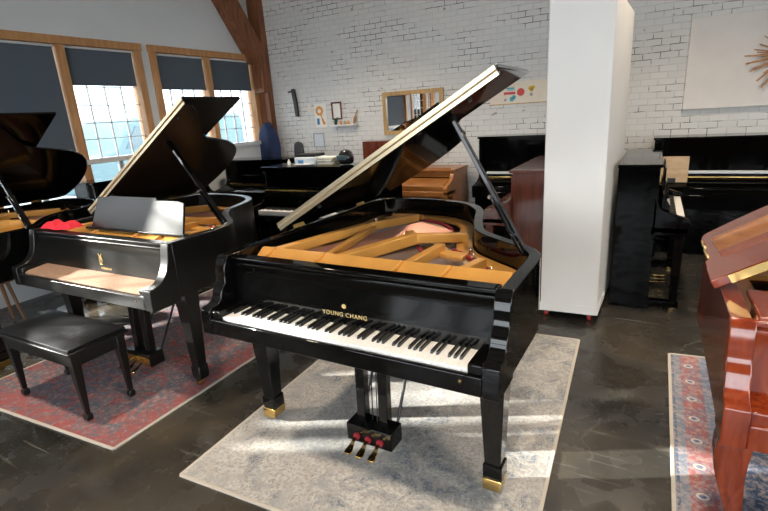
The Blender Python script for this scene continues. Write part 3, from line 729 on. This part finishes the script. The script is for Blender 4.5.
MB().box(-.105, .105, -.006, -.001, 0, .34).build('sheet', 'paper', t)
p = MB()
for k in range(9):
    a = 2*PI*k/9; p.lathe([(.022, 0), (.022, .001)], (-.02+.05*math.cos(a), -.007, .235+.05*math.sin(a)), 10, Matrix.Rotation(PI/2, 3, 'X'))
p.lathe([(.02, 0), (.02, .001)], (.03, -.007, .10), 10, Matrix.Rotation(PI/2, 3, 'X')); p.lathe([(.026, 0), (.026, .001)], (.05, -.007, .06), 10, Matrix.Rotation(PI/2, 3, 'X'))
p.rod((.0, -.0075, .20), (.04, -.0075, .05), .008, 6)
p.build('flower_print', 'orange', t)
MB().box(-.075, -.03, -.008, -.006, .04, .13).build('blue_square', 'blue', t)
t = thing('pinned_note', 'small torn paper note left of the flower poster', 'note', (-4.61, YB, 1.70))
MB().prism([(-.03, 0), (.02, .01), (.035, .07), (.01, .13), (-.02, .11), (-.04, .05)], -.004, -.001, 'y').build('sheet', 'cream', t)
# black hanging strap device
t = thing('wall_bracket', 'long black padded strap hanging on the brick wall by the post', 'strap', (-4.86, YB, 1.64))
MB().prism([(-.03, .36), (-.03, .41), (.02, .41), (.05, .22), (.055, 0), (.0, .01), (-.012, .20)], -.05, -.005, 'y').build('strap', 'plastic_blk', t, .01)
MB().rod((-.10, -.03, .37), (-.02, -.03, .38), .012, 8).build('hook', 'plastic_blk', t)
# shelf with bits
t = thing('wall_shelf', 'short white shelf on the brick wall under the red frame', 'shelf', (-3.98, YB, 1.475))
MB().box(-.22, .22, -.11, -.001, 0, .018).build('board', 'alum', t, .002)
for x in (-.16, .16): MB().prism([(-.10, 0), (-.001, 0), (-.001, -.07)], x-.006, x+.006, 'x').build('bracket', 'alum', t)
t = thing('potted_plant', 'tiny dark green potted plant on the wall shelf', 'plant', (-4.12, YB-.06, 1.493))
MB().lathe([(.018, 0), (.024, .035)], n=12).build('pot', 'plastic_blk', t)
lf = MB()
for k in range(14):
    a = k*2.4; r = .02+.012*(k % 3); lf.beam((0, 0, .03), (r*math.cos(a)*1.6, r*math.sin(a)*1.2, .05+.02*(k % 4)), .012, .004)
lf.build('leaves', 'green', t)
for k, (x, m_) in enumerate(((-4.03, 'orange'), (-3.96, 'straw'), (-3.90, 'orange'))):
    tag(MB().lathe([(.016, 0), (.022, .02), (.012, .04), (.014, .05)], n=12).build('small_ornament', m_, loc=(x, YB-.06, 1.493)), ['small orange ornament nearest the plant on the wall shelf', 'small straw coloured ornament in the middle of the wall shelf', 'small orange ornament beside the wooden bird on the shelf'][k], 'ornament', 'ornaments on the wall shelf')
t = thing('bird_figure', 'little wooden bird figure at the right end of the wall shelf', 'figurine', (-3.81, YB-.06, 1.493))
MB().lathe([(.012, 0), (.012, .02), (.022, .05), (.026, .08), (.014, .12), (.004, .135)], n=14, mtx=Matrix.Rotation(.35, 3, 'Y')).build('body', 'splinter', t, sub=1)
MB().beam((.045, 0, .13), (.08, 0, .19), .02, .012).build('tail', 'splinter', t)
# banner poster with coloured prints
t = thing('banner_poster', 'wide cream poster with red, teal and yellow marks beside the partition', 'poster', (-1.83, YB, 1.63))
MB().box(0, .80, -.004, -.001, 0, .25).build('sheet', 'cream', t)
def dots(nm, mat, L_, par):
    p = MB()
    for x, z, r in L_: p.lathe([(r, 0), (r, .001)], (x, -.005, z), 16, Matrix.Rotation(PI/2, 3, 'X'))
    p.build(nm, mat, par)
dots('red_disc', 'red', [(.375, .125, .045)], t); dots('yellow_mark', 'yellow', [(.49, .16, .026), (.52, .17, .022), (.505, .14, .018)], t)
dots('teal_mark', 'teal', [(.27, .05, .028), (.295, .07, .024)], t); dots('grey_mark', 'greyprint', [(.50, .09, .02), (.19, .045, .018)], t)
p = MB(); p.box(.20, .30, -.006, -.004, .165, .185); p.box(.22, .31, -.006, -.004, .15, .16); p.build('teal_bar', 'teal', t)
MB().box(.17, .31, -.006, -.004, .105, .135).build('red_bar', 'red', t)
MB().box(-.01, .81, -.012, -.001, -.012, 0).build('bottom_rail', 'giltframe', t)
# canvas with splinters
t = thing('canvas_panel', 'large white canvas hanging on the brick wall at the right', 'artwork', (.235, YB, 1.45))
MB().box(0, 1.9, -.055, -.001, 0, .875).build('canvas', 'canvas', t, .004)
sp = MB(); cx, cz = .83, .46
for k in range(70):
    a = 2*PI*k/70+random.uniform(-.08, .08); r = random.uniform(.17, .36); r0 = random.uniform(.0, .08); w_ = random.uniform(.014, .034)
    d = random.uniform(-.09, -.015); sp.beam((cx+r0*math.cos(a), -.06, cz+r0*math.sin(a)), (cx+r*math.cos(a), -.06+d, cz+r*math.sin(a)), w_, w_*.8, up=(0, 1, 0), w2=w_*.4, h2=w_*.4)
sp.build('wood_splinters', 'splinter', t, smooth=0)

# things on the black upright (top at z 1.134)
ZU = 1.135
t = thing('printer', 'pale grey desktop printer on top of the left black upright', 'printer', (-3.33, 4.12, ZU))
MB().box(0, .27, 0, .22, 0, .085).build('body', 'greyplastic', t, .01); MB().box(.01, .26, .01, .20, .085, .115).build('scanner_lid', 'plastic_blk', t, .006)
MB().box(.05, .12, -.003, .001, .02, .055).build('blue_panel', 'blue', t); MB().box(.03, .24, -.06, .0, .012, .02).build('paper_tray', 'alum', t, .003)
for k in range(6):
    tag(box('magazine', ['straw', 'paper'][k % 2], -.095, .095, -.07, .07, 0, .0135, bevel=.002), 'magazine in the low pile right of the printer', 'magazine', 'pile of magazines on the black upright')
    o = COL.objects[-1]; o.location = (-2.95+.006*(k % 3), 4.20, ZU+.0137*k); o.rotation_euler = (0, 0, .08*(k % 3-1))
for k, o in enumerate([o for o in COL.objects if o.name.startswith('magazine')]):
    pass
t = thing('helmet', 'round glossy black helmet on the black upright near its right end', 'helmet', (-2.73, 4.20, ZU))
MB().lathe([(.060, 0), (.078, .02), (.086, .06), (.080, .10), (.060, .132), (.03, .148), (.004, .152)], n=24).build('shell', 'helmet', t, sub=1)
MB().prism([(-.05, .05), (.05, .05), (.06, .095), (-.06, .095)], -.092, -.06, 'y').build('visor', 'carglass', t, .008)
tag(MB().lathe([(.018, 0), (.018, .03), (.008, .045), (.008, .06)], n=14).build('small_bottle', 'paper', loc=(-3.47, 4.2, ZU)), 'small white bottle on the black upright left of the printer', 'bottle')
t = thing('wooden_box', 'small red-brown wooden cabinet on the low oak piano', 'box', (-3.44, 5.72, .905))
MB().box(0, .42, 0, .28, 0, .36).build('body', 'mahog_up', t, .006); MB().box(.02, .40, -.008, .001, .02, .34).build('door', 'mahog_up', t, .004)
# pale board standing on the right upright's key lid
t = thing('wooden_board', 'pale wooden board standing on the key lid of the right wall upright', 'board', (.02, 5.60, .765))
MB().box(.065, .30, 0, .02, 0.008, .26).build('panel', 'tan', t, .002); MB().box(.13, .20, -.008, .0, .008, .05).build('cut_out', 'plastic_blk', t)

# chair by the post
t = thing('office_chair', 'black office chair with a tall rounded back below the wall strap', 'chair', (-3.93, 4.80, 0))
c_ = [(-.06, 0), (.06, 0)] 
MB().prism(catmull([(-.065, .80), (-.075, 1.1), (-.065, 1.28), (-.03, 1.33), (.03, 1.33), (.065, 1.28), (.075, 1.1), (.065, .80)], 4), .16, .20, 'y').build('backrest', 'plastic_blk', t, .012)
MB().box(-.17, .17, -.18, .18, .44, .50).build('seat', 'plastic_blk', t, .02); MB().beam((0, .19, .46), (0, .185, .85), .06, .02, up=(0, 1, 0)).build('back_post', 'plastic_blk', t)
MB().rod((0, 0, .08), (0, 0, .45), .025, 12).build('gas_post', 'plastic_blk', t)
b_ = MB()
for k in range(5): a = 2*PI*k/5; b_.beam((0, 0, .09), ((.19)*math.cos(a), (.19)*math.sin(a), .06), .04, .03)
b_.build('star_base', 'plastic_blk', t, .004)
for k in range(5): a = 2*PI*k/5; MB().lathe([(.025, -.015), (.025, .015)], ((.19)*math.cos(a), (.19)*math.sin(a), .026), 12, Matrix.Rotation(PI/2, 3, 'Y')).build('caster', 'plastic_blk', t)
# jacket on the post
def drape(name, mat, loc, w, h, label, seed, d=.08):
    random.seed(seed); vs = []; n, m_ = 20, 14
    for j in range(m_+1):
        fz = j/m_; ww = w*(.30+.70*min(1, fz*3.2)**.6)
        for i in range(n):
            a = 2*PI*i/n; fold = 1+(.26*math.sin(5*a+seed)+.12*math.sin(9*a+3*fz))*min(1, fz*1.6)
            vs.append((ww/2*math.cos(a)*fold, d/2*math.sin(a)*fold, h*(1-fz)-(.02*math.sin(3*a+seed) if j == m_ else 0)))
    fs = [(j*n+i, j*n+(i+1) % n, (j+1)*n+(i+1) % n, (j+1)*n+i) for j in range(m_) for i in range(n)] + [tuple(range(n)), tuple(range(m_*n, (m_+1)*n))[::-1]]
    t = thing(name, label, 'jacket', loc)
    MB().add(vs, fs).build('cloth', mat, t, smooth=80)
    MB().rod((0, .0, h-.01), (0, .05, h+.03), .006, 8).build('hanger_loop', 'plastic_blk', t)
drape('jacket', 'navy', (-5.33, 6.02, 1.02), .34, .56, 'navy blue jacket hanging on the timber post', 2, .10)

# ------------------------------------------------------------------ outside
struct(box('ground', 'asphalt', -40, XW-.26, -25, 30, -.3, -.05))
struct(box('ground', 'asphalt', XW-.26, 40, -30, YF-.31, -.3, -.05))
struct(box('ground', 'asphalt', XR+.31, 40, YF-.31, 30, -.3, -.05))
t = thing('van', 'pale teal van parked outside the left windows', 'van', (-9.6, 5.5, 0))
MB().prism([(0, .40), (0, .95), (.16, 1.10), (.75, 1.22), (1.15, 1.78), (1.35, 1.86), (4.3, 1.88), (4.42, 1.7), (4.45, .42)], -1.7, 0, 'x').build('body', 'tealcar', t, .05)
g = MB(); g.prism([(.98, 1.24), (1.28, 1.68), (1.85, 1.68), (1.85, 1.24)], -.002, .012, 'x'); g.prism([(1.95, 1.24), (1.95, 1.68), (3.1, 1.68), (3.1, 1.24)], -.002, .012, 'x'); g.build('side_window', 'carglass', t)
for y in (.95, 3.6): MB().lathe([(.33, -.1), (.33, .1)], (-.08, y, .28), 24, Matrix.Rotation(PI/2, 3, 'Y')).build('wheel', 'rubber', t)
t = thing('building', 'pale building across the street outside the windows', 'building', (-13, 2, 0))
MB().box(-3, 0, -3.5, 26, -.1, 6.4).build('wall', 'facade', t)
for k in range(3): MB().box(-.02, .03, 12+4.6*k, 14.4+4.6*k, 2.9, 4.3).build('window', 'greyplastic', t)

# ------------------------------------------------------------------ unseen ceiling lamps added for warm fill light
lampm = simple('fill_glow', (1, .9, .75), .5, emis=(1, .82, .62), es=6)
for i, (x, y) in enumerate(((-3.2, .9), (0, .9), (3.2, .9), (-3.2, 4.2), (0, 4.2), (3.2, 4.2))):
    t = thing('fill_lamp', 'out-of-view ceiling lamp added for warm fill light', 'lamp', (x, y, ZC-.32), 0, 'added fill lamps')
    MB().lathe([(.02, 0), (.02, -.25), (.16, -.30), (.17, -.42), (.155, -.42), (.15, -.31)], n=20).build('shade', 'plastic_blk', t)
    MB().lathe([(.14, -.405), (.14, -.40)], n=20).build('diffuser', lampm, t)
    l = D.lights.new('fill_bulb', 'SPOT'); l.energy = 110; l.color = (1, .84, .66); l.spot_size = 2.2; l.spot_blend = .8; l.shadow_soft_size = .14
    lo_ = D.objects.new('fill_bulb', l); COL.objects.link(lo_); lo_.location = (x, y, ZC-.32-.43)

# ------------------------------------------------------------------ light
world = D.worlds.new('sky'); sc.world = world; world.use_nodes = True
bg = world.node_tree.nodes['Background']; bg.inputs[0].default_value = (.92, .95, 1.0, 1); bg.inputs[1].default_value = 3.0
s = D.lights.new('sun', 'SUN'); s.energy = 9.5; s.angle = math.radians(1.2); s.color = (1, .95, .88)
so = D.objects.new('sun', s); COL.objects.link(so)
d = Vector((.9, .435, -.315)); so.rotation_euler = d.to_track_quat('-Z', 'Y').to_euler()
def portal(loc, rot, sx, sy):
    l = D.lights.new('portal', 'AREA'); l.shape = 'RECTANGLE'; l.size = sx; l.size_y = sy; l.cycles.is_portal = True
    o = D.objects.new('portal', l); COL.objects.link(o); o.location = loc; o.rotation_euler = rot
portal((0, YF-.3, 2.0), (PI/2, 0, PI), 9.2, 3.0)
portal((XR+.3, -1.45, 2.15), (PI/2, 0, -PI/2), 4.9, 2.5)
portal((XW-.3, 2.2, 1.7), (PI/2, 0, PI/2), 7.8, 2.0)

# ------------------------------------------------------------------ camera
th, pi_, ro = -.5121, .2834, -.0641
fw = Vector((0, math.cos(pi_), -math.sin(pi_))); r = Vector((1, 0, 0)); up = r.cross(fw)
r2 = math.cos(ro)*r + math.sin(ro)*up; u2 = -math.sin(ro)*r + math.cos(ro)*up
Rm = Matrix.Rotation(-th, 3, 'Z'); fw, r2, u2 = Rm @ fw, Rm @ r2, Rm @ u2
cam = D.cameras.new('camera'); co = D.objects.new('camera', cam); COL.objects.link(co)
m4 = Matrix((( r2.x, u2.x, -fw.x, 0), (r2.y, u2.y, -fw.y, 0), (r2.z, u2.z, -fw.z, 1.6004), (0, 0, 0, 1)))
co.matrix_world = m4
cam.sensor_width = 36; cam.lens = 484.2923/768*36; cam.clip_start = .05
sc.camera = co
sc.view_settings.view_transform = 'Standard'; sc.view_settings.look = 'None'; sc.view_settings.gamma = 1; sc.view_settings.use_curve_mapping = False
sc.view_settings.exposure = 1.6
sc.cycles.use_denoising = True
sc.cycles.max_bounces = 8; sc.cycles.diffuse_bounces = 4; sc.cycles.glossy_bounces = 4; sc.cycles.transparent_max_bounces = 12
sc.cycles.sample_clamp_indirect = 6; sc.cycles.caustics_reflective = False; sc.cycles.caustics_refractive = False
